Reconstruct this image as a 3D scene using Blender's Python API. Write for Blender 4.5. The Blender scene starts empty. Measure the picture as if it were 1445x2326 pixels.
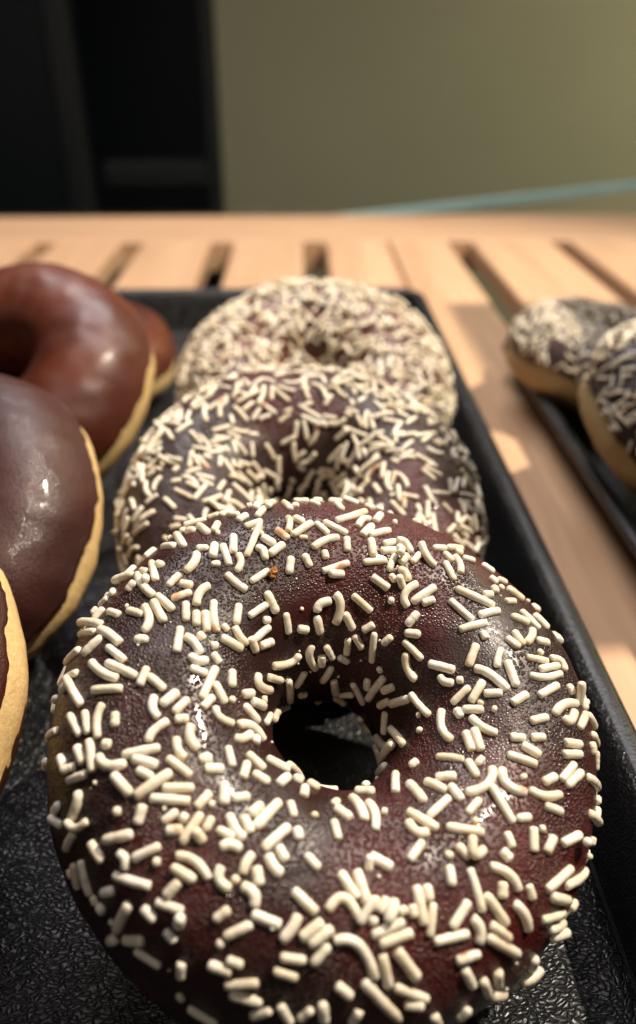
import bpy, math, random
import numpy as np
from mathutils import Vector, Matrix, noise
from mathutils.bvhtree import BVHTree

SC = bpy.context.scene
COL = SC.collection
random.seed(7)
R = math.radians

# ------------------------------------------------------------------ camera
CAM_H, FPX, W0, H0 = 0.1306, 1850.0, 1445.0, 2326.0
PITCH, YAW = R(30.5), R(1.33)
cd = bpy.data.cameras.new('camera')
cam = bpy.data.objects.new('camera', cd)
COL.objects.link(cam)
SC.camera = cam
cam.location = (0, 0, CAM_H)
cam.rotation_euler = (R(90) - PITCH, 0, -YAW)
cd.sensor_fit = 'VERTICAL'
cd.sensor_height = 36
cd.sensor_width = 36
cd.lens = 36 * FPX / H0
cd.clip_start = 0.005
cd.clip_end = 60
cd.dof.use_dof = True
cd.dof.focus_distance = 0.129
cd.dof.aperture_fstop = 11.0
CAMM = Matrix.Translation(cam.location) @ cam.rotation_euler.to_matrix().to_4x4()

def ray(px, py):
    d = Vector(((px - W0 / 2) / FPX, -(py - H0 / 2) / FPX, -1))
    return (CAMM.to_3x3() @ d)
def at_z(px, py, z):
    d = ray(px, py)
    return cam.location + d * ((z - CAM_H) / d.z)
def at_y(px, py, y):
    d = ray(px, py)
    return cam.location + d * (y / d.y)
def at_d(px, py, dep):
    return cam.location + ray(px, py) * dep

# ------------------------------------------------------------------ world, lamps, exposure
world = bpy.data.worlds.new('World')
SC.world = world
world.use_nodes = True
bg = world.node_tree.nodes['Background']
bg.inputs[0].default_value = (0.75, 0.85, 1.0, 1)
bg.inputs[1].default_value = 0.02
SC.view_settings.view_transform = 'Standard'
SC.view_settings.look = 'None'
SC.view_settings.exposure = 0
SC.view_settings.gamma = 1
SC.view_settings.use_curve_mapping = False

def aim(o, target):
    o.rotation_euler = (Vector(target) - o.location).to_track_quat('-Z', 'Y').to_euler()
def spot(name, loc, target, watts, color, radius, cone, blend):
    l = bpy.data.lights.new(name, 'SPOT')
    l.energy = watts; l.color = color; l.shadow_soft_size = radius
    l.spot_size = R(cone); l.spot_blend = blend
    o = bpy.data.objects.new(name, l); COL.objects.link(o)
    o.location = loc; aim(o, target); return o
def area(name, loc, target, watts, color, sx, sy):
    l = bpy.data.lights.new(name, 'AREA')
    l.shape = 'RECTANGLE'; l.size = sx; l.size_y = sy
    l.energy = watts; l.color = color
    o = bpy.data.objects.new(name, l); COL.objects.link(o)
    o.location = loc; aim(o, target); return o
spot('key_lamp', (0.50, 0.24, 0.85), (0.0, 0.18, 0.0), 66, (1.0, 0.88, 0.72), 0.008, 70, 0.5)
area('ceiling_lamp', (-0.05, 0.63, 0.80), (0.0, 0.14, 0.0), 6.5, (1.0, 0.94, 0.95), 0.55, 0.40)
area('fill_light', (-0.45, -0.6, 1.6), (0.0, 0.12, 0.0), 4.0, (1.0, 0.88, 0.78), 0.9, 0.7)  # soft fill added from the camera side, stands for no actual lamp
spot('wall_lamp', (1.35, 0.85, 1.0), (1.3, 1.3, 0.6), 138.0, (1.0, 0.93, 0.72), 0.08, 130, 1.0)

# ------------------------------------------------------------------ material helpers
def mat(name):
    m = bpy.data.materials.new(name); m.use_nodes = True
    nt = m.node_tree; b = nt.nodes['Principled BSDF']
    return m, nt, b
def N(nt, kind, **kw):
    n = nt.nodes.new(kind)
    for k, v in kw.items():
        if k.startswith('i_'):
            n.inputs[k[2:].replace('_', ' ')].default_value = v
        else:
            setattr(n, k, v)
    return n
def L(nt, a, b): nt.links.new(a, b)
def noise_n(nt, vec, scale, detail=3, rough=0.5, dist=0.0):
    n = N(nt, 'ShaderNodeTexNoise'); n.inputs['Scale'].default_value = scale
    n.inputs['Detail'].default_value = detail; n.inputs['Roughness'].default_value = rough
    n.inputs['Distortion'].default_value = dist
    if vec is not None: L(nt, vec, n.inputs['Vector'])
    return n.outputs['Fac']
def ramp(nt, fac, stops):
    r = N(nt, 'ShaderNodeValToRGB'); e = r.color_ramp.elements
    while len(e) < len(stops): e.new(0.5)
    for el, (p, c) in zip(e, stops):
        el.position = p; el.color = c if len(c) == 4 else (*c, 1)
    L(nt, fac, r.inputs[0]); return r.outputs[0]
def g(v): return (v, v, v)
def mix(nt, fac, a, b):
    m = N(nt, 'ShaderNodeMix', data_type='RGBA')
    for s, v in ((m.inputs[0], fac), (m.inputs[6], a), (m.inputs[7], b)):
        if hasattr(v, 'links'): L(nt, v, s)
        else: s.default_value = v if not isinstance(v, tuple) else (*v, 1)
    return m.outputs[2]
def math_n(nt, op, a, b=0.0):
    m = N(nt, 'ShaderNodeMath', operation=op)
    for s, v in ((m.inputs[0], a), (m.inputs[1], b)):
        if hasattr(v, 'links'): L(nt, v, s)
        else: s.default_value = v
    return m.outputs[0]
def mapping(nt, vec, scale=(1, 1, 1), rot=(0, 0, 0)):
    m = N(nt, 'ShaderNodeMapping'); m.inputs['Scale'].default_value = scale
    m.inputs['Rotation'].default_value = rot
    L(nt, vec, m.inputs['Vector']); return m.outputs[0]
def coords(nt): return N(nt, 'ShaderNodeTexCoord').outputs['Object']
def bump(nt, h, strength, dist, normal=None):
    b = N(nt, 'ShaderNodeBump'); b.inputs['Strength'].default_value = strength
    b.inputs['Distance'].default_value = dist
    L(nt, h, b.inputs['Height'])
    if normal is not None: L(nt, normal, b.inputs['Normal'])
    return b.outputs[0]

def glaze_mat(name, dark, red, rough_lo, rough_hi, pimples, coat=0.3):
    m, nt, b = mat(name); v = coords(nt)
    f = noise_n(nt, v, 38, 3)
    f2 = noise_n(nt, v, 130, 3)
    c = mix(nt, ramp(nt, f, [(0.42, g(0)), (0.66, g(1))]), dark, red)
    L(nt, c, b.inputs['Base Color'])
    r = ramp(nt, f2, [(0.35, g(rough_lo)), (0.65, g(rough_hi))])
    L(nt, r, b.inputs['Roughness'])
    # tiny condensation pimples, patchy
    vo = N(nt, 'ShaderNodeTexVoronoi'); vo.inputs['Scale'].default_value = 2300
    L(nt, v, vo.inputs['Vector'])
    dots = ramp(nt, vo.outputs['Distance'], [(0.0, g(1)), (0.60, g(0))])
    patch = ramp(nt, noise_n(nt, v, 60, 3), [(0.36, g(0.15)), (0.54, g(1))])
    pd = math_n(nt, 'MULTIPLY', dots, patch)
    n1 = bump(nt, noise_n(nt, v, 420, 4, 0.6), 0.08 + pimples * 0.25, 0.0004)
    n2 = bump(nt, pd, pimples, 0.00035, n1)
    L(nt, n2, b.inputs['Normal'])
    L(nt, math_n(nt, 'MULTIPLY', patch, coat), b.inputs['Coat Weight'])
    b.inputs['Coat Roughness'].default_value = 0.12
    L(nt, bump(nt, pd, pimples * 0.8, 0.0003), b.inputs['Coat Normal'])
    b.inputs['Specular IOR Level'].default_value = 0.42
    return m
M_DARK = glaze_mat('dark_chocolate', (0.020, 0.0048, 0.0036), (0.070, 0.0080, 0.0065), 0.36, 0.54, 0.75, 0.30)
M_MILK = glaze_mat('smooth_chocolate', (0.070, 0.016, 0.008), (0.118, 0.028, 0.011), 0.36, 0.50, 0.12, 0.2)
M_MILK2 = glaze_mat('cooler_chocolate', (0.034, 0.0095, 0.007), (0.050, 0.012, 0.008), 0.42, 0.56, 0.35, 0.3)

def dough_mat(name, pale, gold):
    m, nt, b = mat(name); v = coords(nt)
    sep = N(nt, 'ShaderNodeSeparateXYZ'); L(nt, v, sep.inputs[0])
    h = math_n(nt, 'MULTIPLY', sep.outputs['Z'], 60.0)
    nz = math_n(nt, 'MULTIPLY', noise_n(nt, v, 90, 4), 0.5)
    f = math_n(nt, 'ADD', math_n(nt, 'ADD', h, 0.55), nz)
    c = ramp(nt, f, [(0.15, gold), (0.62, pale)])
    sp = ramp(nt, noise_n(nt, v, 900, 3, 0.7), [(0.35, g(0.82)), (0.6, g(1))])
    mm = N(nt, 'ShaderNodeMix', data_type='RGBA', blend_type='MULTIPLY'); mm.inputs[0].default_value = 1
    L(nt, c, mm.inputs[6]); L(nt, sp, mm.inputs[7]); L(nt, mm.outputs[2], b.inputs['Base Color'])
    b.inputs['Roughness'].default_value = 0.6
    b.inputs['Subsurface Weight'].default_value = 0.15
    b.inputs['Subsurface Radius'].default_value = (1.0, 0.5, 0.25)
    b.inputs['Subsurface Scale'].default_value = 0.002
    L(nt, bump(nt, noise_n(nt, v, 650, 5, 0.65), 0.5, 0.0006), b.inputs['Normal'])
    return m
M_DOUGH = dough_mat('pale_dough', (0.72, 0.50, 0.22), (0.52, 0.26, 0.08))
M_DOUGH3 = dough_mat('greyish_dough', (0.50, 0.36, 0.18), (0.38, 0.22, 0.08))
M_DOUGH2 = dough_mat('tan_dough', (0.42, 0.22, 0.11), (0.30, 0.13, 0.05))

def sprinkle_mat():
    m, nt, b = mat('sprinkle_cream'); v = coords(nt)
    c = ramp(nt, noise_n(nt, v, 160, 2), [(0.30, (0.68, 0.57, 0.40)), (0.5, (0.78, 0.70, 0.55)), (0.68, (0.83, 0.77, 0.66))])
    st = ramp(nt, noise_n(nt, v, 210, 2, 0.5), [(0.69, g(0)), (0.76, g(0.8))])
    c2 = mix(nt, st, c, (0.55, 0.22, 0.07))
    L(nt, c2, b.inputs['Base Color'])
    b.inputs['Roughness'].default_value = 0.36
    b.inputs['Subsurface Weight'].default_value = 0.25
    b.inputs['Subsurface Radius'].default_value = (1.0, 0.8, 0.5)
    b.inputs['Subsurface Scale'].default_value = 0.0008
    L(nt, bump(nt, noise_n(nt, v, 900, 3), 0.3, 0.0004), b.inputs['Normal'])
    return m
M_SPR = sprinkle_mat()

def tray_mat(name='grained_black_plastic', strength=0.6):
    m, nt, b = mat(name); v = coords(nt)
    w = N(nt, 'ShaderNodeTexNoise'); w.inputs['Scale'].default_value = 260; w.inputs['Detail'].default_value = 2
    L(nt, v, w.inputs['Vector'])
    add = N(nt, 'ShaderNodeVectorMath', operation='MULTIPLY_ADD')
    L(nt, w.outputs['Color'], add.inputs[0]); add.inputs[1].default_value = (0.0032, 0.0032, 0.0032)
    L(nt, v, add.inputs[2])
    mp = mapping(nt, add.outputs[0], (0.55, 1.3, 1.0))
    vo = N(nt, 'ShaderNodeTexVoronoi', feature='DISTANCE_TO_EDGE'); vo.inputs['Scale'].default_value = 1100
    L(nt, mp, vo.inputs['Vector'])
    veins = ramp(nt, vo.outputs['Distance'], [(0.0, g(1)), (0.17, g(0.25)), (0.4, g(0))])
    fine = noise_n(nt, v, 2600, 2)
    hh = math_n(nt, 'ADD', veins, math_n(nt, 'MULTIPLY', fine, 0.08))
    L(nt, bump(nt, hh, strength, 0.00035), b.inputs['Normal'])
    b.inputs['Base Color'].default_value = (0.005, 0.0058, 0.0075, 1)
    L(nt, ramp(nt, noise_n(nt, v, 25, 3), [(0.3, g(0.32)), (0.7, g(0.48))]), b.inputs['Roughness'])
    b.inputs['Specular IOR Level'].default_value = 0.55
    return m
M_TRAY = tray_mat(); M_RIM = tray_mat('satin_black_rim', 0.16)

def wood_mat(name, axis):
    m, nt, b = mat(name); v = coords(nt)
    sc = (1, 0.06, 1) if axis == 'Y' else (0.06, 1, 1)
    mp = mapping(nt, v, sc)
    a = noise_n(nt, mp, 220, 5, 0.6, 0.6)
    bb = noise_n(nt, mp, 30, 3, 0.5, 0.4)
    c = ramp(nt, bb, [(0.3, (0.50, 0.30, 0.172)), (0.7, (0.66, 0.42, 0.25))])
    d = ramp(nt, a, [(0.3, g(0.80)), (0.6, g(1.0))])
    mm = N(nt, 'ShaderNodeMix', data_type='RGBA', blend_type='MULTIPLY'); mm.inputs[0].default_value = 1
    L(nt, c, mm.inputs[6]); L(nt, d, mm.inputs[7]); L(nt, mm.outputs[2], b.inputs['Base Color'])
    b.inputs['Roughness'].default_value = 0.42
    L(nt, bump(nt, a, 0.15, 0.0005), b.inputs['Normal'])
    return m
M_WOOD = wood_mat('beech_slats', 'Y'); M_WOODX = wood_mat('beech_rail', 'X')

def plain(name, col, rough=0.6, nscale=40, var=0.12, bmp=0.1):
    m, nt, b = mat(name); v = coords(nt)
    lo = tuple(c * (1 - var) for c in col); hi = tuple(min(1, c * (1 + var)) for c in col)
    L(nt, ramp(nt, noise_n(nt, v, nscale, 4), [(0.3, lo), (0.7, hi)]), b.inputs['Base Color'])
    b.inputs['Roughness'].default_value = rough
    L(nt, bump(nt, noise_n(nt, v, nscale * 12, 3), bmp, 0.001), b.inputs['Normal'])
    return m
M_WALL = plain('olive_plaster', (0.41, 0.37, 0.225), 0.8, 3, 0.05)
M_BLACK = plain('black_cabinet', (0.003, 0.0035, 0.005), 0.5, 5)
M_POST = plain('dark_bronze_frame', (0.022, 0.021, 0.018), 0.5, 8)
M_FLOOR = plain('dark_floor', (0.004, 0.004, 0.004), 0.8, 5)

# ------------------------------------------------------------------ mesh helpers
def link(name, verts, faces, m, parent=None, smooth=False):
    me = bpy.data.meshes.new(name)
    me.from_pydata([tuple(v) for v in verts], [], faces)
    me.materials.append(m)
    if smooth: me.polygons.foreach_set('use_smooth', [True] * len(me.polygons))
    me.update()
    o = bpy.data.objects.new(name, me); COL.objects.link(o)
    if parent: o.parent = parent
    return o
def tag(o, label=None, cat=None, group=None, kind=None):
    if label: o['label'] = label
    if cat: o['category'] = cat
    if group: o['group'] = group
    if kind: o['kind'] = kind
    return o
def empty(name, loc, rot=(0, 0, 0)):
    e = bpy.data.objects.new(name, None); e.empty_display_size = 0.02
    COL.objects.link(e); e.location = loc; e.rotation_euler = rot
    return e
def box_vf(boxes, bev=0.0):
    V, F = [], []
    for (x0, x1, y0, y1, z0, z1) in boxes:
        k = len(V)
        c = min(bev, (x1 - x0) / 3, (y1 - y0) / 3)
        base = [(x0 + c, y0), (x1 - c, y0), (x1, y0 + c), (x1, y1 - c), (x1 - c, y1), (x0 + c, y1), (x0, y1 - c), (x0, y0 + c)] if c else [(x0, y0), (x1, y0), (x1, y1), (x0, y1)]
        n = len(base); cx, cy = (x0 + x1) / 2, (y0 + y1) / 2
        rings = [(z0, 0), (z1 - c, 0), (z1, c)] if c else [(z0, 0), (z1, 0)]
        for z, ins in rings:
            for (x, y) in base:
                V.append((x + (ins if x < cx else -ins), y + (ins if y < cy else -ins), z))
        for r_ in range(len(rings) - 1):
            for i in range(n):
                j = (i + 1) % n
                F.append((k + r_ * n + i, k + r_ * n + j, k + (r_ + 1) * n + j, k + (r_ + 1) * n + i))
        F.append(tuple(k + i for i in reversed(range(n))))
        F.append(tuple(k + (len(rings) - 1) * n + i for i in range(n)))
    return V, F
def boxes(name, bs, m, parent=None, bev=0.0):
    V, F = box_vf(bs, bev); return link(name, V, F, m, parent)

# ------------------------------------------------------------------ setting: floor, wall
boxes('floor', [(-4, 4, -1.5, 4, -0.95, -0.9)], M_FLOOR)['kind'] = 'structure'
YW = 1.30
xw = at_y(502, 300, YW).x
boxes('wall', [(xw, 3.2, YW, YW + 0.1, -0.9, 2.2)], M_WALL)['kind'] = 'structure'

# dark shelving unit left of the wall
sh = tag(empty('shelving_unit', (0, YW, -0.9)), 'black shelving unit with dark bronze upright and low shelf beside the olive wall', 'shelving unit')
def shp(name, bs, m, bev=0.0):
    bs = [(a, b, c - YW, d - YW, e + 0.9, f + 0.9) for a, b, c, d, e, f in bs]
    return boxes(name, bs, m, sh, bev)
xp0, xp1 = at_y(128, 250, YW - 0.1).x, at_y(180, 250, YW - 0.1).x
zs0, zs1 = at_y(340, 418, YW - 0.02).z, at_y(340, 372, YW - 0.02).z
shp('back_panel', [(-1.6, xw - 0.004, YW + 0.30, YW + 0.33, -0.9, 2.2)], M_BLACK)
shp('side_panel', [(-1.6, xp0 - 0.003, YW - 0.08, YW - 0.05, -0.9, 2.2)], M_BLACK)
shp('upright', [(xp0, xp1, YW - 0.1, YW - 0.06, -0.9, 2.2)], M_POST, 0.004)
shp('shelf', [(xp1 + 0.003, xw - 0.022, YW - 0.02, YW + 0.03, zs0, zs1)], M_POST, 0.003)
shp('edge_trim', [(xw - 0.02, xw - 0.003, YW - 0.01, YW + 0.03, -0.9, 2.2)], M_POST, 0.002)

# ------------------------------------------------------------------ slatted wooden counter
ZC = -0.0008
yr0, yr1 = at_z(722, 545, ZC).y, at_z(722, 489, ZC).y
gaps = []
for px, w in ((-190, .015), (45, .015), (262, .016), (488, .016), (718, .0165), (905, .0022), (1085, .0180), (1340, .015)):
    gaps.append((at_z(px, 600, ZC).x, w))
gaps = [(gaps[0][0] - .075, .009)] + gaps + [(gaps[-1][0] + .072 * k, .009) for k in (1, 2, 3, 4)]
ct = tag(empty('slatted_counter', (0, yr0, ZC)), 'pale beech slatted wooden counter with dark gaps under the black trays', 'counter')
xl, xr = gaps[0][0] - 0.5, gaps[-1][0] + 0.3
sl, prev = [], xl
for gx, gw in gaps + [(xr, 0)]:
    sl.append((prev, gx - gw / 2, -0.25 - yr0, -0.002, -0.013, 0)); prev = gx + gw / 2
boxes('slats', sl, M_WOOD, ct, 0.0012)
boxes('end_rail', [(xl, xr, 0, yr1 - yr0, -0.022, 0.0)], M_WOODX, ct, 0.0012)
boxes('bearer', [(xl, xr, -0.30, -0.25, -0.06, -0.0135)], M_FLOOR, ct)

# glass guard beyond the counter: a pane across the view whose bottom edge slopes
YG = yr1 + 0.06
ga, gb = at_y(905, 492, YG), at_y(1445, 431, YG)
slope = math.atan2(gb.z - ga.z, gb.x - ga.x)
gp = tag(empty('glass_panel', ga, (-R(9), -slope, 0)), 'clear glass panel with bright teal bottom edge behind the wooden counter', 'glass panel')
m, nt, b = mat('clear_glass')
b.inputs['Base Color'].default_value = (0.93, 0.98, 0.96, 1); b.inputs['Roughness'].default_value = 0.02
b.inputs['Transmission Weight'].default_value = 1.0; b.inputs['IOR'].default_value = 1.45
M_GLASS = m
m, nt, b = mat('teal_glass_edge')
L(nt, ramp(nt, noise_n(nt, coords(nt), 30, 3), [(0.3, (0.50, 0.85, 0.76)), (0.7, (0.66, 0.95, 0.88))]), b.inputs['Base Color'])
b.inputs['Roughness'].default_value = 0.25
M_EDGE = m
boxes('pane', [(-1.5, 1.2, 0.0, 0.006, 0.0075, 0.35)], M_GLASS, gp)
boxes('polished_edge', [(-1.5, 1.2, -0.0005, 0.0065, 0.0, 0.0074)], M_EDGE, gp, 0.001)

# unseen board and tab added above the second tray to shade the right side
ds = tag(empty('shade_board', (0.235, 0.065, 0.30)), 'unseen dark board added above the second tray to shade the right', 'shelf')
boxes('board', [(0, 0.30, -0.60, 0.31, 0, 0.012)], M_POST, ds, 0.002)
boxes('shade_tab', [(-0.05, -0.001, 0.12, 0.165, 0.001, 0.011)], M_POST, ds, 0.002)  # added tab, shaped to throw a finger of shade beside the tray

# ------------------------------------------------------------------ trays
def make_tray(name, x0, x1, y0, y1, hz, wall, lip, label):
    """x0..x1, y0..y1 = outer rim outline; floor inset by wall+lip."""
    t = tag(empty(name, ((x0 + x1) / 2, (y0 + y1) / 2, 0)), label, 'tray')
    cx, cy = (x0 + x1) / 2, (y0 + y1) / 2
    hx, hy = (x1 - x0) / 2, (y1 - y0) / 2
    def ring(ins, z, rad, n=14):
        a, b_ = hx - ins, hy - ins; r_ = max(rad - ins, 0.003); out = []
        for (sx, sy, a0) in ((1, 1, 0), (-1, 1, 90), (-1, -1, 180), (1, -1, 270)):
            for k in range(n + 1):
                an = R(a0 + 90 * k / n)
                out.append((sx * (a - r_) + r_ * math.cos(an), sy * (b_ - r_) + r_ * math.sin(an), z))
        return out
    def loft(rings, cap=True, capb=False):
        V = [p for r_ in rings for p in r_]; n = len(rings[0]); F = []
        for i in range(len(rings) - 1):
            for k in range(n):
                j = (k + 1) % n
                F.append((i * n + k, i * n + j, (i + 1) * n + j, (i + 1) * n + k))
        if cap: F.append(tuple((len(rings) - 1) * n + k for k in range(n)))
        if capb: F.append(tuple(reversed(range(n))))
        return V, F
    rad = 0.016
    prof = []                                  # inside surface from lip to floor
    ins0, ins1 = lip, lip + wall
    prof.append(ring(ins0, hz, rad)); prof.append(ring(ins0 + 0.0008, hz - 0.0004, rad)); prof.append(ring(ins0 + 0.0014, hz - 0.0014, rad))
    for k in range(1, 6): prof.append(ring(ins0 + 0.0014 + (wall - 0.0034) * k / 5, hz - 0.0014 - (hz - 0.0044) * k / 5, rad))
    prof.append(ring(ins1 - 0.0012, 0.0018, rad)); prof.append(ring(ins1, 0.0010, rad)); prof.append(ring(ins1 + 0.0020, 0.0004, rad)); prof.append(ring(ins1 + 0.004, 0.0002, rad))
    V, F = loft(prof)
    link('base', V, F, M_TRAY, t, True)
    rim = [ring(ins1 - 0.001, -0.0006, rad), ring(ins0 + 0.0005, hz - 0.0025, rad), ring(0.0006, hz - 0.0028, rad), ring(0.0, hz - 0.0020, rad),
           ring(0.0, hz - 0.0008, rad), ring(0.0006, hz, rad), ring(0.0015, hz + 0.0003, rad), ring(ins0 - 0.0003, hz + 0.0002, rad), ring(ins0, hz - 0.00005, rad)]
    V, F = loft(rim, False, True)
    link('rim', V, F, M_RIM, t, True)
    return t
make_tray('serving_tray', -0.36, 0.0598, -0.11, 0.399, 0.023, 0.0070, 0.0042, 'large black grained plastic tray holding sprinkled and plain chocolate doughnuts')
make_tray('serving_tray', 0.0875, 0.46, -0.11, 0.352, 0.014, 0.006, 0.0040, 'black plastic tray at the right edge under two grey sprinkled doughnuts')

# ------------------------------------------------------------------ doughnuts
def sgn(v): return -1 if v < 0 else 1
class Ring:
    def __init__(s, Rad=.045, hole=.0095, bt=.0165, bb=.0135, seed=1, ex=(1, 1), amp=1.0):
        s.rc = (Rad + hole) / 2; s.a = (Rad - hole) / 2; s.bt = bt; s.bb = bb; s.seed = seed; s.ex = ex; s.amp = amp
        s.off = Vector((seed * 3.17, seed * 1.31, seed * 7.7))
    def pt(s, th, ph, off=0.0):
        c, sn = math.cos(th), math.sin(th)
        n = 2.25
        bz = s.bt if sn > 0 else s.bb
        wob = 1 + 0.035 * s.amp * noise.noise(Vector((math.cos(ph) * 1.3, math.sin(ph) * 1.3, 0)) + s.off)
        rr = s.a * sgn(c) * abs(c) ** (2 / n)
        if rr < 0: rr *= 1 + 0.10 * s.amp * noise.noise(Vector((math.cos(ph) * 1.1, math.sin(ph) * 1.1, 4)) + s.off)
        r_ = s.rc + rr
        z = bz * sgn(sn) * abs(sn) ** (2 / n)
        p = Vector((r_ * wob * math.cos(ph) * s.ex[0], r_ * wob * math.sin(ph) * s.ex[1], z))
        # surface normal (approx.)
        nn = Vector((math.cos(ph) * c / s.a, math.sin(ph) * c / s.a, sn / bz)).normalized()
        q = p * 1.0
        d = 0.0011 * s.amp * noise.noise(q * 55 + s.off) + 0.00035 * s.amp * noise.noise(q * 170 + s.off)
        return p + nn * (d + off), nn
def dough_vf(rg, nph=120, nth=48, belly=0.0006):
    V, F = [], []
    for i in range(nph):
        ph = 2 * math.pi * i / nph
        for j in range(nth):
            th = 2 * math.pi * j / nth
            q = Vector((math.cos(ph) * 3, math.sin(ph) * 3, math.sin(th)))
            bulge = belly * math.exp(-((((th + math.pi) % (2 * math.pi)) - math.pi + 0.35) / 0.35) ** 2)
            p, _ = rg.pt(th, ph, bulge + 0.0003 * noise.noise(q * 4))
            V.append(p)
    for i in range(nph):
        a = i * nth; b_ = ((i + 1) % nph) * nth
        for j in range(nth):
            k = (j + 1) % nth
            F.append((a + j, b_ + j, b_ + k, a + k))
    return V, F
def glaze_vf(rg, lo=-8, hi=235, t=0.0009, nph=260, nth=84, edge_amp=5, seed=0):
    V, F = [], []
    for i in range(nph):
        ph = 2 * math.pi * i / nph
        e = Vector((math.cos(ph), math.sin(ph), seed))
        l_ = lo + edge_amp * (noise.noise(e * 2.2) + 0.6 * noise.noise(e * 6) + 0.45 * noise.noise(e * 15) + 0.2 * noise.noise(e * 40))
        h_ = hi + 8 * noise.noise(e * 3 + Vector((5, 5, 5)))
        for j in range(nth):
            u = j / (nth - 1)
            th = R(l_ + (h_ - l_) * u)
            d = min(u, 1 - u) * (h_ - l_)          # degrees from the edge
            o = -0.0006 + (t + 0.0006 + 0.00035 * math.exp(-((d - 3.0) / 2.5) ** 2)) * min(1, d / 2.2) ** 0.5
            V.append(rg.pt(th, ph, o)[0])
    for i in range(nph):
        a = i * nth; b_ = ((i + 1) % nph) * nth
        for j in range(nth - 1):
            F.append((a + j, b_ + j, b_ + j + 1, a + j + 1))
    return V, F

NS, NR = 8, 9
def sprinkle_vf(p0, pm, p1, r_, rnd):
    """bent capsule: quadratic centreline p0-pm-p1 (pm on the curve)."""
    c = pm * 2 - (p0 + p1) * 0.5
    pts = []
    Ln = (p1 - p0).length
    blunt = rnd.uniform(0.35, 0.9)
    ts = [0, 0.02, 0.5 * 0.45, 0.5, 1 - 0.5 * 0.45, 0.98, 1]
    cent = lambda t: p0 * (1 - t) ** 2 + c * (2 * t * (1 - t)) + p1 * t ** 2
    V, F = [], []
    rings = []
    d0 = (c - p0).normalized() if (c - p0).length > 1e-7 else (p1 - p0).normalized()
    d1 = (p1 - c).normalized() if (p1 - c).length > 1e-7 else d0
    capn = ((-1.0 * blunt, 0.42), (-0.72 * blunt, 0.78), (0.0 - 0.25 * blunt, 0.965))
    for off, s in capn: rings.append((p0 + d0 * (off * r_), d0, s))
    for k in range(1, 8):
        t = k / 8; q = cent(t)
        d = ((c - p0) * (1 - t) + (p1 - c) * t).normalized()
        rings.append((q, d, 1 + rnd.uniform(-.055, .055)))
    for off, s in reversed(capn): rings.append((p1 - d1 * (off * r_), d1, s))
    up = Vector((0.31, 0.17, 0.93))
    for q, d, s in rings:
        a = d.cross(up)
        if a.length < 1e-4: a = d.cross(Vector((1, 0, 0)))
        a.normalize(); b_ = d.cross(a).normalized()
        for k in range(NR):
            an = 2 * math.pi * k / NR
            V.append(q + (a * math.cos(an) + b_ * math.sin(an)) * (r_ * s))
    n = len(rings)
    for i in range(n - 1):
        for k in range(NR):
            j = (k + 1) % NR
            F.append((i * NR + k, i * NR + j, (i + 1) * NR + j, (i + 1) * NR + k))
    F.append(tuple(reversed(range(NR)))); F.append(tuple((n - 1) * NR + k for k in range(NR)))
    return V, F

class Stack:
    """keeps sprinkles from running through one another: later ones are lifted on top"""
    def __init__(s): s.g = {}
    def key(s, p): return (int(math.floor(p.x / .002)), int(math.floor(p.y / .002)), int(math.floor(p.z / .002)))
    def near(s, p, own):
        k = s.key(p); best = None
        for dx in (-1, 0, 1):
            for dy in (-1, 0, 1):
                for dz in (-1, 0, 1):
                    for q, r_ in s.g.get((k[0] + dx, k[1] + dy, k[2] + dz), ()):
                        d = (q - p).length
                        if best is None or d < best[0]: best = (d, q, r_)
        return best
    def add(s, pts, r_):
        for p in pts: s.g.setdefault(s.key(p), []).append((p, r_))

def lay(st, tree, a, b_, mid, r_, rnd, maxlift):
    """a, b_, mid: points on the glaze. Returns centreline p0, pm, p1 or None"""
    def nrm(p):
        q, n, _, _ = tree.find_nearest(p); return q, n
    sh = min(r_, (b_ - a).length * 0.45)
    u = (b_ - a)
    if u.length < 1e-6: u = Vector((1e-4, 0, 0))
    un = u.normalized()
    a2, b2 = a + un * sh * 0.6, b_ - un * sh * 0.6
    qa, na = nrm(a2); qb, nb = nrm(b2)
    if mid is None:
        mm = (a2 + b2) * 0.5
        qm, nm = nrm(mm)
        mm = mm.lerp(qm, 0.8)
    else:
        qm, nm = nrm(mid); mm = qm
    lift = 0.22 * r_
    pts = lambda la, lm, lb: (a2 + na * la, mm + nm * lm, b2 + nb * lb)
    la = lm = lb = lift
    for it in range(7):
        p0, pm, p1 = pts(la, lm, lb)
        c = pm * 2 - (p0 + p1) * 0.5
        hit = False
        for t in (0, .17, .33, .5, .67, .83, 1):
            p = p0 * (1 - t) ** 2 + c * (2 * t * (1 - t)) + p1 * t ** 2
            nn = st.near(p, None)
            if nn and nn[0] < (nn[2] + r_) * 0.72:
                hit = True; need = (nn[2] + r_) * 0.72 - nn[0] + 0.00012
                if t < .34: la += need; lm += need * .5
                elif t > .66: lb += need; lm += need * .5
                else: la += need * .6; lm += need; lb += need * .6
        if not hit: break
    if max(la, lm, lb) > maxlift: return None
    p0, pm, p1 = pts(la, lm, lb)
    c = pm * 2 - (p0 + p1) * 0.5
    st.add([p0 * (1 - t) ** 2 + c * (2 * t * (1 - t)) + p1 * t ** 2 for t in (0, .12, .25, .37, .5, .62, .75, .87, 1)], r_)
    return p0, pm, p1

def cam_px(w):
    q = CAMM.inverted() @ w
    if q.z > -0.01: return None
    return (W0 / 2 + FPX * q.x / -q.z, H0 / 2 - FPX * q.y / -q.z)

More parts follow.
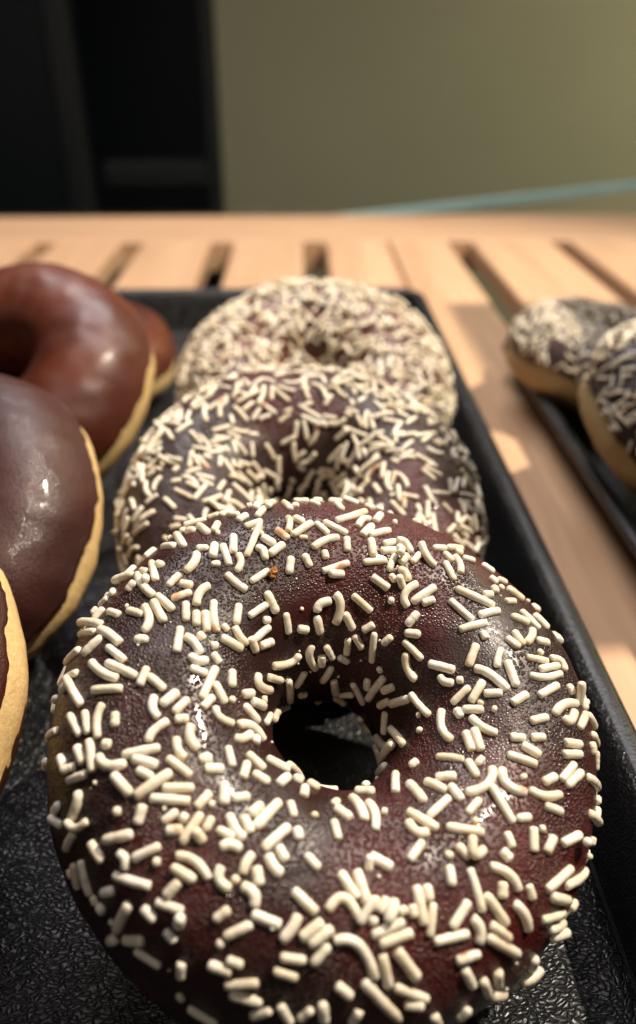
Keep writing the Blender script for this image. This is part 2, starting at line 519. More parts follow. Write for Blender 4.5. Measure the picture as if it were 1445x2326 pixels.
WORLD_BVH = []
def make_donut(name, label, group, loc, tilt, rg, gm, dm, lo=-8, sprinkles=0, cover=None, laid=None, nparts=100, chips=0, rad=0.00068,
               gname='glaze', maxlift=.0032, clump=0.5, dens_fn=None, seed=3):
    rx, ry, rz = tilt                           # spin first, then lean
    eu = (Matrix.Rotation(R(ry), 3, 'Y') @ Matrix.Rotation(R(rx), 3, 'X') @ Matrix.Rotation(R(rz), 3, 'Z')).to_euler()
    e = tag(empty(name, loc, eu), label, 'doughnut', group)
    M = Matrix.Translation(Vector(loc)) @ e.rotation_euler.to_matrix().to_4x4()
    V, F = dough_vf(rg); link('dough', V, F, dm, e, True)
    V, F = glaze_vf(rg, lo=lo, seed=seed); link('glaze', V, F, gm, e, True)
    tree = BVHTree.FromPolygons([tuple(v) for v in V], F)
    WORLD_BVH.append((name, BVHTree.FromPolygons([tuple(M @ v) for v in V], F)))
    me_idx = len(WORLD_BVH) - 1
    rnd = random.Random(seed * 11 + 5)
    st = Stack(); items = []
    if laid:
        for s in laid:
            a, b_ = Vector(s[0]), Vector(s[1]); mid = Vector(s[2]) if len(s) > 2 else None
            r_ = rad * rnd.uniform(.86, 1.10)
            if (b_ - a).length < 0.0012: r_ *= 0.85
            c = lay(st, tree, a, b_, mid, r_, rnd, 0.0023)
            if c: items.append((c, r_))
    mz = min((M @ Vector(v)).z for v in dough_vf(rg)[0]); print('lowest', round(mz * 1000, 1), 'mm', label[:40])
    tries = 0; n0 = len(items); tgt = n0 + sprinkles
    while sprinkles and len(items) < tgt and tries < sprinkles * 12:
        tries += 1
        th = R(rnd.uniform(lo + 4, 222)); ph = rnd.uniform(0, 2 * math.pi)
        p, n = rg.pt(th, ph, 0.0009)
        if rnd.random() > math.hypot(p.x, p.y) / 0.047: continue
        w = M @ p
        if dens_fn and rnd.random() > dens_fn(p, w): continue
        if clump and rnd.random() < clump * (0.5 - 1.6 * noise.noise(p * 90 + Vector((seed, 0, 0)))): continue
        if laid:
            # already covered by the laid ones
            nn = st.near(p, None)
            if nn and nn[0] < 0.0042: continue
        ln = rnd.choice((0.0022, 0.0034, 0.0042, 0.0048, 0.0055, 0.0066, 0.0040, 0.0050)) * rnd.uniform(.85, 1.12)
        t1 = n.orthogonal().normalized(); t2 = n.cross(t1); an = rnd.uniform(0, math.pi)
        d = t1 * math.cos(an) + t2 * math.sin(an)
        a = tree.find_nearest(p - d * ln / 2)[0]; b_ = tree.find_nearest(p + d * ln / 2)[0]
        mid = None
        if rnd.random() < .45 and ln > .004:
            mid = (a + b_) / 2 + d.cross(n) * rnd.uniform(-.16, .16) * ln
        r_ = rad * rnd.uniform(.9, 1.08)
        c = lay(st, tree, a, b_, mid, r_, rnd, maxlift)
        if c: items.append((c, r_))
    for q in range(chips * 3):                  # broken bits and sugar dust
        if q >= chips * 3 or chips <= 0: break
        p, n = rg.pt(R(rnd.uniform(0, 200)), rnd.uniform(0, 2 * math.pi), 0.0009)
        if noise.noise(p * 60) < -0.05: continue
        r_ = rad * rnd.choice((.28, .35, .45, .6, .8)); t1 = n.orthogonal().normalized(); t2 = n.cross(t1); an = rnd.uniform(0, 6.3)
        d = t1 * math.cos(an) + t2 * math.sin(an)
        c = lay(st, tree, p - d * r_ * .6, p + d * r_ * .6, None, r_, rnd, .0006)
        if c: items.append((c, r_))
    if not items: return e, M, tree
    # rank by how large each shows
    rank = []
    for i, (c, r_) in enumerate(items):
        w0, wm, w1 = M @ c[0], M @ c[1], M @ c[2]
        a, b_, m_ = cam_px(w0), cam_px(w1), cam_px(wm)
        sc = -1
        if a and b_ and 0 <= m_[0] <= W0 and 0 <= m_[1] <= H0:
            dv = cam.location - wm; far = dv.length; dv.normalize()
            vis = True
            for k, (nm, bv) in enumerate(WORLD_BVH):
                if bv.ray_cast(wm + dv * 0.0012, dv, far)[0] is not None: vis = False; break
            if vis: sc = (math.hypot(a[0] - b_[0], a[1] - b_[1]) + 20) / far
        rank.append((sc, i))
    rank.sort(reverse=True)
    top = set(i for sc, i in rank[:nparts] if sc > 0)
    RV, RF = [], []
    for i, (c, r_) in enumerate(items):
        V, F = sprinkle_vf(c[0], c[1], c[2], r_, rnd)
        if i in top:
            link('sprinkle', V, F, M_SPR, e, True)
        else:
            k = len(RV); RV += V; RF += [tuple(k + q for q in f) for f in F]
    if RV:
        o = link('sprinkles', RV, RF, M_SPR, e, True); o['kind'] = 'stuff'
    print(name, 'sprinkles', len(items), 'parts', len(top))
    return e, M, tree


# measured sprinkle positions on the front glaze, doughnut-local, in 0.01 mm: ends (and middle where bent)
LAID = '-3695,1794,980,-3491,2184,965;-3708,1776,970,-3487,1837,1283;-3795,1579,984,-3828,1533,957;-3756,1638,1010,-3714,1446,1238;-3897,1356,976,-3783,1415,1151;-3980,1218,909,-3919,1319,959;-3988,1202,903,-3871,1273,1094;-4087,997,810,-4057,1067,841;-4066,1047,831,-3734,754,1473;-4118,918,770,-3804,653,1420;-3765,683,1456,-3369,319,1790,-3598,542,1623;-3902,962,1210,-3783,1130,1304;-3697,1012,1447,-3488,860,1644;-3888,272,1396,-3677,493,1570;-4222,456,664,-4001,453,1185;-3559,295,1687,-3264,31,1861;-3373,2379,959,-3233,2583,965;-2939,2833,1118,-2755,2225,1685;-3105,2397,1313,-2891,2270,1586;-3058,2740,1059,-2990,2795,1094;-2859,2889,1151,-2814,2979,1094;-2814,2979,1094,-2489,3169,1222;-2763,2729,1392,-2634,2700,1501;-2587,2873,1417,-2401,2509,1724;-2463,3121,1305,-2268,3168,1418;-2323,2557,1740,-2275,2812,1651;-3213,1950,1517,-3069,1463,1780;-3119,1869,1625,-3011,1774,1720;-3401,1737,1447,-3057,1154,1823,-3236,1365,1714;-3491,1350,1530,-3348,1477,1609;-3351,1799,1466,-3240,1699,1610;-3227,1545,1674,-3166,1377,1751;-3392,932,1691,-3160,825,1807;-3153,1000,1796,-3066,506,1874,-3049,736,1849;-3180,374,1860,-3012,377,1901;-3048,1066,1830,-2828,706,1898;-3007,1167,1839,-2734,914,1913;-2877,1331,1863,-2730,1588,1852;-2723,1400,1884,-2494,1372,1914;-2776,1104,1903,-2517,1253,1921;-2636,1628,1865,-2520,2030,1830,-2543,1838,1858;-2554,2144,1791,-2364,2151,1843;-2279,2254,1842,-2280,1951,1896;-2276,1808,1911,-2158,1840,1920;-2425,1024,1928,-2263,1433,1929,-2387,1263,1927;-2568,1063,1927,-2522,754,1924;-2394,939,1926,-2360,699,1922;-2274,974,1924,-2192,614,1911;-2168,1166,1929,-2053,649,1887,-2133,905,1913;-2583,649,1922,-2579,204,1936;-2493,515,1927,-2229,273,1905,-2359,421,1924;-2325,587,1921,-2208,488,1910;-2125,410,1891,-2002,468,1858;-2394,188,1925,-2125,176,1875,-2263,155,1906;-2075,328,1871,-1945,199,1813;-2265,3083,1493,-2071,3242,1471;-2144,3059,1580,-1950,3016,1686;-1974,2821,1765,-1821,3007,1730;-1848,3478,1337,-1726,3515,1370;-1699,3243,1638,-1608,3607,1323;-1661,2953,1793,-1547,3234,1688;-1540,3623,1340,-1458,3639,1359;-1489,3184,1731,-1382,3604,1431;-1221,3571,1514,-1109,3217,1784;-1068,3394,1691,-987,3378,1719;-1046,3689,1436,-762,3771,1409;-766,3580,1616,-634,3458,1730;-702,3774,1421,-527,3781,1450;-414,3845,1392,-175,3842,1431;-175,3842,1431,130,3824,1477;-327,3577,1681,-241,3361,1818;217,3741,1558,352,3600,1659;472,3830,1430,559,3810,1435;329,3183,1858,457,3446,1746;-4,2954,1930,254,3234,1847,111,3177,1873;82,2776,1959,274,3060,1896;211,2815,1951,574,3022,1886;657,3262,1812,706,3267,1806;-365,3010,1924,195,3449,1764,-104,3189,1878;-566,2955,1935,-171,2764,1960;-698,2900,1937,-487,2701,1965;-1064,2980,1884,-887,2873,1925;-1159,2990,1872,-1137,2634,1939,-1125,2837,1913;-1075,2558,1949,-756,2902,1932;-945,2541,1957,-831,2559,1962;-1346,2663,1919,-1120,2467,1953;-1836,2671,1844,-1584,2834,1848;-1714,2544,1889,-1576,2691,1884;-1760,2048,1927,-1595,2668,1885;-1560,2473,1917,-1330,2329,1944;-1599,2266,1927,-1445,2042,1932,-1507,2183,1934;-1409,2106,1935,-1192,2376,1951;-2009,2469,1856,-1970,2070,1916;-2154,2239,1871,-2005,1820,1927;-1882,2082,1920,-1871,1726,1930,-1837,1916,1929;-734,2369,1968,-310,2660,1968,-533,2546,1969;-545,2363,1963,-490,2201,1936;-178,2694,1966,-154,2382,1962;232,2732,1957,272,2394,1955;453,2685,1942,678,2788,1918;399,2518,1949,674,2602,1925;-550,1993,1888,-99,2222,1932;-438,1972,1871,-176,2023,1876;116,2254,1940,506,2364,1932;650,2508,1926,549,2190,1905,583,2324,1921;-861,2222,1960,-735,2027,1915;-1059,2136,1946,-1068,1862,1898;-1649,1590,1911,-1384,1852,1918;-2048,1662,1931,-1686,1431,1897,-1868,1517,1928;-1384,1486,1851,-1192,1250,1701;-1614,1053,1789,-1348,1324,1787;-1786,1189,1879,-1792,873,1826;-1821,835,1832,-1576,635,1667,-1707,707,1758;-1593,754,1703,-1417,600,1540;-1993,602,1867,-1640,532,1688;-1979,798,1880,-1896,732,1847;-1383,1086,1702,-1271,1117,1666;-1490,746,1637,-1259,1043,1621;-1381,708,1545,-1175,880,1467;-1035,1282,1650,-944,1070,1440;-820,1170,1450,-614,1207,1385;-572,1432,1589,-341,1630,1702,-506,1539,1659;-531,1383,1534,-425,1218,1318;-279,1742,1764,-197,1351,1401,-174,1568,1633;-18,1747,1746,352,1570,1595;-93,1508,1564,102,1347,1348;239,1343,1350,430,1435,1484;445,1324,1369,515,1043,941;612,1197,1282,718,1275,1432;133,1301,1281,326,1172,1084;50,1267,1232,92,1108,926;-538,1064,1162,-370,908,688,-527,964,980;-297,1122,1122,-113,1044,869;-324,1039,985,-280,950,740;-33,1077,904,150,1062,800;-1128,572,1227,-688,926,1053,-855,781,1014;255,2058,1884,586,1898,1814;567,2133,1892,684,2028,1861;585,1740,1731,669,1747,1744;-2052,307,1862,-1821,-106,1764;-1995,127,1830,-2133,-419,1897;-1989,-115,1832,-1795,-383,1772;-2219,206,1899,-2129,203,1878;-1759,168,1718,-1729,-89,1711;-2114,-564,1906,-1969,-326,1842;-1380,296,1427,-1105,259,1009,-1308,176,1323;-1195,391,1229,-921,564,815;-799,667,671,-638,708,-171;-540,846,683,-630,730,363;-524,776,-23,-374,841,-83;-107,984,707,-184,894,333;4,933,357,152,958,-180;228,959,-213,424,899,-9;168,975,-336,387,964,-517;332,935,333,621,768,-51,465,880,149;530,902,608,570,832,384;745,841,875,637,750,168;773,696,648,897,677,903;-1558,-124,1587,-1403,-6,1425;-1425,-141,1455,-1187,-55,1120;-1513,-274,1556,-1273,-394,1314;-1949,-485,1851,-1639,-661,1720,-1851,-616,1823;-1591,-612,1680,-1159,-657,1322,-1369,-548,1490;-1620,-874,1763,-1363,-682,1545,-1495,-828,1689;-1299,-701,1499,-1295,-814,1556;-1055,-35,839,-1139,-298,1080;-965,44,501,-629,796,-563;-1694,-1014,1825,-1593,-1309,1866;-2057,-1292,1943,-1883,-1230,1914;-1972,-1406,1944,-1702,-1359,1903;-1409,-1043,1720,-1156,-1209,1668;-1401,-1168,1759,-1447,-1453,1855;-1303,-1324,1773,-1087,-1409,1729;-1273,-1503,1817,-1134,-1324,1709;-1113,-1013,1538,-781,-1063,1341;-943,-1399,1680,-795,-1207,1492;-720,-1208,1450,-580,-1202,1356;-548,-1315,1462,-586,-1520,1646;-477,-1177,1264,-334,-1270,1330;-1683,-1527,1920,-1647,-1841,1934;-1550,-1734,1917,-1334,-1666,1871;494,-881,581,577,-820,514;226,-1183,1132,490,-1217,1320;-170,-1553,1597,-86,-1480,1532;870,436,467,936,195,122;956,171,441,1062,-266,850;923,326,-334,986,-90,456,963,7,73;1009,-88,-418,1007,-201,616;1002,261,-618,1011,142,-529;956,-310,-309,889,-446,381;678,2798,1917,947,2631,1915,822,2773,1913;674,2611,1925,804,2657,1918;673,2419,1921,734,2553,1921;734,2340,1911,871,2564,1915;936,2402,1910,1091,2631,1914;1060,2793,1908,1336,2387,1921,1172,2565,1914;1316,2786,1893,1562,2850,1853;1577,2844,1852,1894,2994,1720;1514,2727,1887,1639,2577,1901;1688,2725,1869,1770,2324,1919,1768,2532,1896;1510,2519,1914,1638,2174,1927;1851,2718,1843,2071,2722,1787;1719,2815,1839,1860,2853,1795;2219,2716,1741,2434,2605,1706;2293,2430,1814,2446,2328,1793;2478,2465,1740,2660,2472,1653;2478,2280,1797,2523,2247,1791;2329,2218,1854,2369,2073,1876;2094,1978,1929,2304,2023,1898;2612,2313,1737,2935,2165,1642;2503,1948,1868,2727,2037,1781;1674,2019,1925,2272,1791,1926;1545,1812,1901,1920,1446,1931;2006,1560,1939,2372,1720,1920;1698,1292,1874,2125,1445,1946;2036,1293,1937,2103,1132,1935;719,2271,1905,900,2078,1880,817,2216,1897;681,2094,1877,813,1945,1840;1022,2068,1889,874,1647,1732,834,1856,1813;963,1728,1785,1324,2014,1908;1108,1713,1809,1327,1802,1871;1069,1581,1757,916,1395,1617;916,1300,1557,1123,1256,1637;901,1201,1474,1200,895,1484;956,1035,1371,1137,640,1257,1016,846,1272;1280,828,1518,1651,648,1726;1436,596,1557,1618,452,1664,1511,508,1594;1652,499,1697,1764,493,1759;1950,1069,1908,1814,688,1813;2322,1016,1953,2228,688,1932,2260,858,1947;2392,803,1958,2507,395,1950;1901,684,1846,2381,328,1935,2125,571,1899;1604,156,1594,1833,383,1778;2026,473,1860,1839,138,1751;2017,264,1840,2293,274,1917;2397,107,1924,2679,305,1947;2841,290,1936,3218,557,1881;2739,608,1956,3332,786,1827,3003,632,1925;2704,919,1955,3110,932,1884;2921,749,1936,3302,921,1823;2946,1101,1911,3024,1035,1897;3168,1048,1853,3449,889,1762,3357,1033,1786;2953,1283,1896,3191,1310,1812;2581,1659,1900,2864,1600,1865;2784,1847,1817,3063,1544,1818;2921,1490,1875,2761,1167,1940,2877,1353,1906;2563,1358,1940,2695,1130,1948;2422,1219,1951,2626,1053,1955;3047,1882,1702,3296,1677,1646;3429,620,1797,3488,499,1771;-3755,93,1559,-3298,-259,1847,-3545,-125,1723;-3514,21,1741,-3060,-213,1917;-4175,60,877,-3922,0,1363;-4039,-22,1174,-3742,-553,1524;-4121,-164,1006,-4052,-104,1149;-4264,-121,519,-4246,-84,631;-4230,-667,509,-4034,-769,1074;-3639,-373,1637,-3198,-399,1877;-2936,-57,1938,-2996,-361,1925;-2894,-195,1943,-2653,-368,1959;-2369,20,1922,-2097,-21,1861;-1953,-459,1849,-1842,-633,1821;-2779,-475,1954,-2676,-803,1961,-2766,-655,1956;-2650,-604,1964,-2464,-378,1951;-2470,-688,1961,-2312,-461,1935;-2448,-791,1958,-2259,-739,1940;-2237,-805,1938,-2078,-1178,1936,-2208,-1007,1940;-2400,-1019,1956,-2221,-1318,1959,-2337,-1201,1960;-2758,-1127,1944,-2529,-803,1962,-2692,-977,1955;-3238,-739,1847,-3204,-935,1845;-3442,-585,1756,-3408,-1080,1715,-3468,-799,1712;-3668,-660,1581,-3555,-980,1624;-3887,-635,1355,-3663,-982,1534;-3515,-1051,1643,-3369,-1513,1640;-3676,-1114,1487,-3530,-1367,1543;-3900,-1154,1168,-3752,-1408,1257;-3756,-1393,1262,-3628,-1358,1440;-3717,-1512,1240,-3448,-1498,1572;-3357,-1323,1705,-2977,-1447,1873,-3206,-1438,1776;-3327,-1159,1755,-3198,-1169,1822;-3031,-1317,1870,-2575,-1194,1959;-2886,-1361,1908,-2576,-1424,1957;-2804,-1500,1915,-2604,-1586,1946;-2458,-1313,1966,-2117,-1522,1959;-2192,-1361,1959,-1877,-1222,1912;-2766,-1822,1872,-2381,-1504,1969;-2454,-1713,1955,-2062,-1670,1958;-2598,-1838,1911,-2071,-1839,1956;-3102,-1559,1806,-2838,-1797,1857;-2008,-1926,1954,-1837,-1685,1944;-3508,-1688,1410,-3561,-1968,1097,-3510,-1824,1314;-3552,-1979,1101,-3331,-2057,1380,-3446,-2075,1193;-3799,-1716,880,-3871,-1762,587;-3842,-1795,644,-3709,-1966,792;-2653,-1897,1884,-2687,-2157,1796;-2988,-1989,1727,-2938,-1991,1752;-2380,-2111,1896,-2222,-1973,1942;-2193,-2018,1940,-2069,-2077,1946;-2325,-2211,1888,-2117,-2185,1930;-1923,-1976,1953,-2110,-2336,1904;-1780,-2004,1949,-1851,-2179,1951;-1993,-2182,1944,-1832,-2313,1940;-3068,-2287,1511,-2725,-2244,1750;-3588,-2228,705,-3493,-2117,1071;-3247,-2270,1328,-3034,-2513,1373;-2853,-2422,1597,-2728,-2620,1564,-2766,-2506,1609;-2879,-2654,1409,-2384,-2799,1637;-2668,-2511,1665,-2365,-2380,1836;-2399,-2551,1763,-2346,-2546,1783;-2164,-2460,1861,-1703,-2710,1871,-1919,-2521,1888;-2178,-2598,1809,-1891,-2728,1830;-2059,-2733,1785,-2211,-2909,1638;-3340,-2423,1033,-3144,-2786,813;-3437,-2418,786,-3347,-2641,491;-3514,-2422,463,-3462,-2502,443;-2988,-2806,1108,-2837,-2811,1303;-3112,-2797,874,-3042,-2895,826;-3023,-2901,862,-2915,-2990,935;-2617,-2945,1381,-2739,-3177,878;-2813,-3217,446,-2729,-3236,734;-2629,-3262,871,-2369,-3302,1137;-2461,-3372,873,-2130,-3541,997;-2464,-2990,1447,-2273,-3132,1425;-2309,-2947,1567,-1962,-3043,1656;-1958,-3065,1644,-2004,-3205,1520;-2139,-3227,1420,-2004,-3333,1402;-1895,-3511,1265,-1860,-3661,1050;-1825,-1689,1943,-1940,-1934,1953;-1830,-1831,1946,-1788,-1849,1944;-1157,-1739,1856,-1313,-1919,1910;-928,-1667,1799,-1231,-2074,1923;-1584,-1946,1936,-1352,-2226,1939,-1469,-2120,1940;-1392,-1931,1919,-1264,-2145,1932;-1695,-2147,1951,-1487,-2214,1944;-1633,-2330,1944,-1380,-2330,1941,-1515,-2308,1944;-783,-1638,1761,-721,-1861,1835;-794,-1993,1879,-1099,-2313,1941;-689,-1989,1867,-643,-2164,1900;-1216,-2367,1942,-1332,-2645,1917,-1295,-2498,1935;-1174,-2513,1940,-1098,-2760,1918;-1055,-2372,1943,-836,-2615,1944,-949,-2518,1945;-912,-2270,1932,-806,-2425,1940;-552,-2333,1925,-386,-2485,1947;-1619,-2550,1915,-1447,-2826,1871,-1596,-2713,1884;-1443,-2663,1907,-1359,-2730,1901;-1504,-2797,1873,-1310,-2897,1868;-1305,-2736,1904,-1111,-2964,1873,-1165,-2831,1899;-1880,-2528,1892,-1707,-2720,1868;-1593,-3132,1726,-1422,-2996,1823;-1175,-3037,1844,-784,-3148,1868;-706,-2749,1942,-374,-2995,1933;-593,-3011,1920,-774,-3308,1811,-667,-3164,1878;-288,-3058,1924,-564,-3274,1850;-180,-3129,1912,-442,-3319,1840;-1438,-3283,1680,-1148,-3153,1806;-1506,-3336,1625,-1449,-3364,1623;785,563,364,879,535,660;903,480,652,1103,421,1056;1104,495,1108,1341,47,1311,1203,302,1169;1208,121,1133,1227,111,1162;1219,-104,1144,1226,-153,1162;1651,71,1624,1716,-86,1667;1744,41,1687,1999,18,1815;1477,118,1467,1559,-451,1607,1467,-196,1473;1818,-85,1726,2175,-359,1853,1994,-267,1803;1740,-295,1696,1812,-646,1762;1858,-262,1750,1926,-633,1799;1359,-671,1512,1679,-754,1729;1728,-777,1754,1817,-1019,1838;1843,-833,1805,1938,-729,1816;1038,-760,1241,1139,-673,1290;869,-809,1050,738,-1255,1496;941,-1090,1466,1065,-1435,1767;1276,-1038,1643,1553,-1023,1763;1146,-1088,1599,1368,-1256,1786;1429,-1157,1768,1571,-1417,1882;1646,-1302,1870,2070,-880,1868,1946,-1137,1881;2138,28,1866,2174,15,1876;2280,-90,1893,2664,296,1947;2675,-124,1916,2964,-22,1912;2335,-390,1881,2586,-396,1908;2647,-376,1911,2886,-347,1913;2504,-496,1899,2775,-638,1911;2277,-659,1876,2707,-774,1906;3178,-363,1861,3529,-296,1716;3138,-548,1860,3507,-446,1713;3065,-936,1837,3349,-622,1774;3161,-982,1800,3469,-712,1701;2771,-1013,1886,2989,-885,1863;2556,-1168,1903,3044,-1139,1818,2777,-1201,1876;2148,-889,1881,2477,-1221,1909,2222,-1113,1903;1990,-1172,1891,2241,-1635,1928,2089,-1371,1918;2767,-1335,1872,3036,-1365,1792;2317,-1574,1925,2512,-1524,1907;3069,59,1903,3547,368,1739,3264,243,1867;3213,1,1870,3493,209,1770,3343,0,1830;3457,615,1783,3621,371,1689;3743,283,1596,3533,-41,1736;3797,297,1547,4079,258,1188;3713,602,1600,3768,363,1570;3884,30,1453,4071,-24,1172;3806,-132,1513,3849,-299,1437;3592,-740,1620,3972,-699,1171;4013,-787,1057,3965,-916,1100;3962,-974,1077,3900,-1146,1100;3612,-1218,1480,3895,-1185,1082;2466,-941,1902,2491,-1008,1903;-153,-1612,1642,55,-1784,1762;126,-1358,1398,243,-1778,1774,201,-1569,1629;337,-1443,1543,370,-1899,1842,388,-1647,1718;474,-1614,1715,559,-1624,1740;811,-1597,1778,1193,-1836,1921;777,-1761,1846,1057,-1918,1922,890,-1890,1901;1085,-1663,1861,1403,-1359,1833;978,-2008,1936,773,-2289,1971;-189,-1823,1770,-132,-2094,1878;253,-2254,1927,565,-2398,1966;252,-2293,1934,248,-2452,1956;-134,-2488,1953,116,-2805,1965;85,-2440,1949,239,-2854,1966;-277,-2920,1947,150,-2967,1952,-71,-2796,1961;117,-3069,1934,303,-2774,1971;475,-2724,1976,414,-2944,1952;571,-2775,1972,473,-3005,1937;342,-2746,1973,317,-2890,1962;257,-3015,1944,367,-3015,1941;630,-2901,1954,735,-2844,1963;790,-2790,1970,834,-2940,1942;305,-3169,1907,701,-2985,1935;396,-3256,1872,830,-3085,1902;-159,-3236,1881,427,-3587,1687,157,-3276,1875;848,-2569,1985,962,-3009,1918;987,-2555,1981,1025,-2733,1966;1071,-2738,1962,1038,-3121,1873;1297,-2292,1973,1328,-2529,1961;1275,-2163,1969,1335,-2157,1969;1806,-1367,1902,1616,-1578,1921;1684,-1663,1938,1734,-1700,1945;1319,-1797,1929,1794,-1822,1955;1427,-2025,1963,1577,-2161,1970;1577,-1932,1962,1795,-2082,1961,1621,-2140,1969;1569,-2281,1970,1748,-2785,1868;1557,-2666,1925,1322,-3002,1865;1603,-2826,1878,1733,-3121,1723,1715,-2959,1809;1112,-3159,1847,1554,-3023,1813;2543,-1633,1892,2531,-1984,1849;2638,-1657,1868,2731,-1641,1847;2881,-1697,1790,2727,-1949,1791;3007,-1776,1724,3372,-1566,1573;3254,-1681,1620,3422,-1633,1511;2131,-1770,1935,2207,-1969,1925;2019,-2005,1946,2173,-2133,1920;1851,-2222,1955,2296,-2461,1826,2119,-2293,1909;2026,-2378,1912,2024,-2609,1859;2412,-2363,1820,2504,-2536,1721;1787,-2581,1918,2096,-2858,1744;2218,-2606,1803,2479,-2850,1544,2376,-2720,1688;3200,-2011,1528,2719,-2388,1674;3676,-1866,979,3119,-2236,1462;2825,-2429,1586,3232,-2366,1238;2687,-2709,1507,3183,-2504,1157;2921,-2754,1231,3302,-2560,840;3032,-2802,987,3276,-2600,819;3492,-2263,892,3393,-2398,919;1860,-2890,1805,2173,-2998,1629;1841,-3027,1746,2367,-3114,1389;3725,-1665,1067,3716,-1704,1052;3696,-1789,1013,3595,-2013,1002;3819,-1392,1088,3791,-1531,1029;3662,-1210,1434,3881,-1265,1047;-757,-3455,1742,-468,-3472,1763;-806,-3583,1646,-537,-3639,1640;-209,-3311,1851,-373,-3500,1751;-1589,-3536,1424,-1277,-3621,1471;-1373,-3496,1548,-1179,-3549,1568;-1349,-3730,1317,-965,-3702,1497;-1259,-3807,1253,-893,-3874,1313;-969,-3995,1082,-764,-3936,1263;-682,-3879,1364,-481,-4056,1121;-410,-4007,1221,-286,-3904,1392;-187,-3843,1476,-102,-4010,1243;-63,-3668,1645,155,-3777,1548;-1707,-3905,638,-1335,-4060,624;-1863,-3791,775,-1792,-3844,713;449,-3331,1837,602,-3659,1599;616,-3272,1848,954,-3541,1644;261,-3617,1680,824,-3920,1251;677,-3640,1602,1117,-3714,1448;837,-3794,1410,1068,-3746,1421;906,-3873,1297,1018,-3722,1460;284,-3869,1439,221,-4018,1227;1549,-3376,1609,1734,-3533,1386;1430,-3315,1687,1739,-3201,1673;1850,-3442,1419,2048,-3566,1068;2059,-3322,1414,2160,-3465,1110;2144,-3547,972,2473,-3446,527;1671,-3816,940,1761,-3712,1105;1256,-3842,1231,1399,-3912,961;2759,-3065,990,2827,-3137,615;2946,-3030,580,2659,-3289,626'
def make_front():
    front_donut([[tuple(c * 1e-5 for c in v[i:i + 3]) for i in range(0, len(v), 3)] for v in ([int(a) for a in t.split(',')] for t in LAID.split(';'))])

F_LO = -6
def front_donut(laid):
    def df(p, w):
        q = cam_px(w)
        if q is None or q[0] < -20 or q[0] > 1460 or q[1] > 2330: return 1
        n = RG1.pt(math.atan2(p.z, math.hypot(p.x, p.y) - RG1.rc), math.atan2(p.y, p.x))[1]
        nw = (Matrix.Rotation(R(F_TILT[1]),3,'Y')@Matrix.Rotation(R(F_TILT[0]),3,'X')@Matrix.Rotation(R(F_TILT[2]),3,'Z')) @ n
        return 0.0 if nw.dot((cam.location - w).normalized()) > 0.05 else 1
    make_donut('doughnut', 'large front chocolate doughnut covered in white sprinkles, hole in full view', GS, F_LOC, F_TILT, RG1, M_DARK, M_DOUGH2,
               lo=F_LO, laid=laid, sprinkles=160, chips=45, seed=2, dens_fn=df)


GS = 'chocolate doughnuts with white sprinkles'
GP = 'plain chocolate glazed doughnuts'
# nearest first, so that hidden sprinkles of the ones behind are known
FC = at_d(742.7, 1684.8, 0.1324)
RG1 = Ring(.0422, .0107, .0185, .0172, seed=1, amp=0.6)
F_LOC, F_TILT = tuple(FC), (21.5, 11, 0)
make_front()
def donut(label, group, px, py, dep, tilt, rg, gm, dm, **kw):
    return make_donut('doughnut', label, group, tuple(at_d(px, py, dep)), tilt, rg, gm, dm, **kw)
donut('sprinkled chocolate doughnut second in the row, behind the large front one', GS, 684, 1172, 0.202, (20, 2, 20),
      Ring(.0433, .0100, .0180, .0160, seed=2), M_DARK, M_DOUGH2, sprinkles=880, seed=4, dens_fn=lambda p, w: 1 if math.hypot(p.x, p.y) > .013 else .7, clump=.2, rad=.00059, maxlift=.0010)
donut('farthest chocolate doughnut, thickly coated in white sprinkles, by the tray corner', GS, 716, 896, 0.268, (25, 0, 70),
      Ring(.0425, .0090, .0175, .0155, seed=3), M_MILK, M_DOUGH, sprinkles=1400, rad=.00060, seed=5, clump=.3, maxlift=.0020, dens_fn=lambda p, w: 1 if math.hypot(p.x, p.y) > .014 else .5)
donut('plain glazed doughnut cut off at the lower left corner with pale dough edge', GP, -482, 1640, 0.134, (28, -17, 0),
      Ring(.0400, .0095, .0165, .0145, seed=6), M_MILK2, M_DOUGH, seed=6, lo=2)
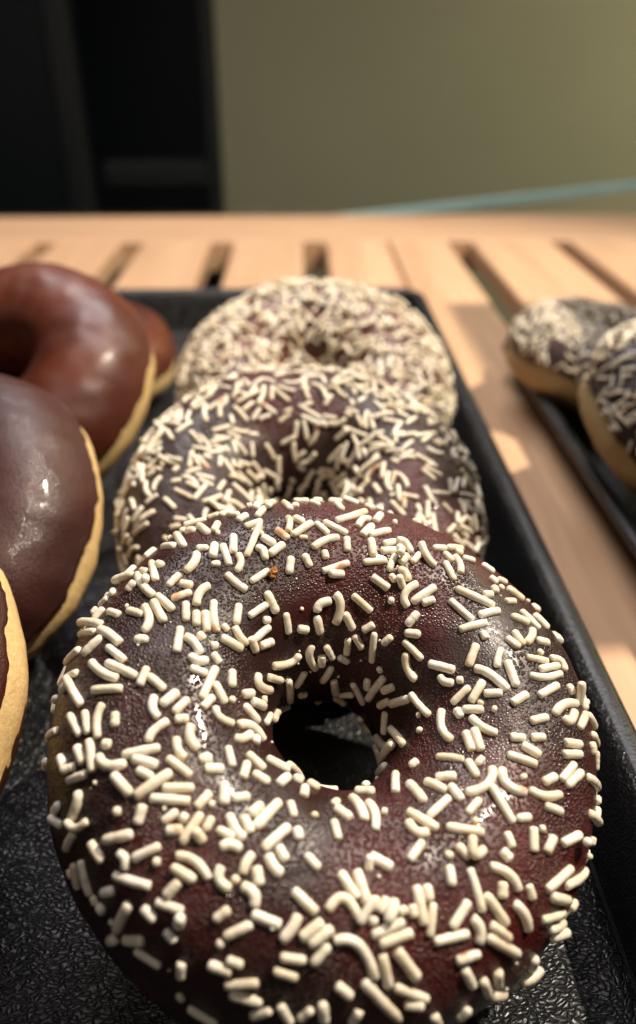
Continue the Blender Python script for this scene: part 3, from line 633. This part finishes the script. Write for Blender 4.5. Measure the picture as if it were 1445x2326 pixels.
donut('plain dark glazed doughnut in the middle of the left row', GP, -170, 1218, 0.190, (28, -16, 40),
      Ring(.0425, .0095, .0165, .0145, seed=7), M_MILK2, M_DOUGH, seed=7, lo=0)
donut('shiny red-brown plain glazed doughnut at the back of the left row, hole in view', GP, 26, 893, 0.256, (31, -16, 110),
      Ring(.0450, .0105, .0180, .0155, seed=8), M_MILK, M_DOUGH, seed=8, lo=0)
donut('red-brown doughnut mostly hidden behind the shiny plain one on the tray floor', GP, 134, 822, 0.332, (2,0,0),
      Ring(.0465, .0095, .0165, .0145, seed=9), M_MILK, M_DOUGH, seed=9, lo=0)
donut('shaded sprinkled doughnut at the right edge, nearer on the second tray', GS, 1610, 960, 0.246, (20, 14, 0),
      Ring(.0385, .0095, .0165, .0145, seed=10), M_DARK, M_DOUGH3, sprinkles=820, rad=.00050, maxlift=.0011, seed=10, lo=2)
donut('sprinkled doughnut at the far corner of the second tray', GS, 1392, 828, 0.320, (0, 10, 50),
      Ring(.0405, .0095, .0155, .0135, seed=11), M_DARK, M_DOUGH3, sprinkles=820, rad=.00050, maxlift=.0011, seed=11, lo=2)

# a crumb stuck on the front glaze, against a sprinkle
cb = Vector((-0.0132, 0.0180, 0.0196))
CM = Matrix.Translation(Vector(F_LOC)) @ (Matrix.Rotation(R(F_TILT[1]), 3, 'Y') @ Matrix.Rotation(R(F_TILT[0]), 3, 'X')).to_4x4()
V, F = [], []
for i in range(7):
    for j in range(10):
        th = math.pi * i / 6; ph = 2 * math.pi * j / 10
        d = Vector((math.sin(th) * math.cos(ph), math.sin(th) * math.sin(ph), math.cos(th)))
        V.append(d * (0.00085 * (1 + 0.9 * noise.noise(d * 2.3))))
for i in range(6):
    for j in range(10):
        F.append((i * 10 + j, (i + 1) * 10 + j, (i + 1) * 10 + (j + 1) % 10, i * 10 + (j + 1) % 10))
o = link('crumb', V, F, plain('orange_crumb', (0.50, 0.20, 0.04), 0.6, 900, 0.4, 0.5))
o.location = CM @ cb
tag(o, 'tiny orange-brown crumb stuck to the glaze of the large front doughnut above its hole', 'crumb')
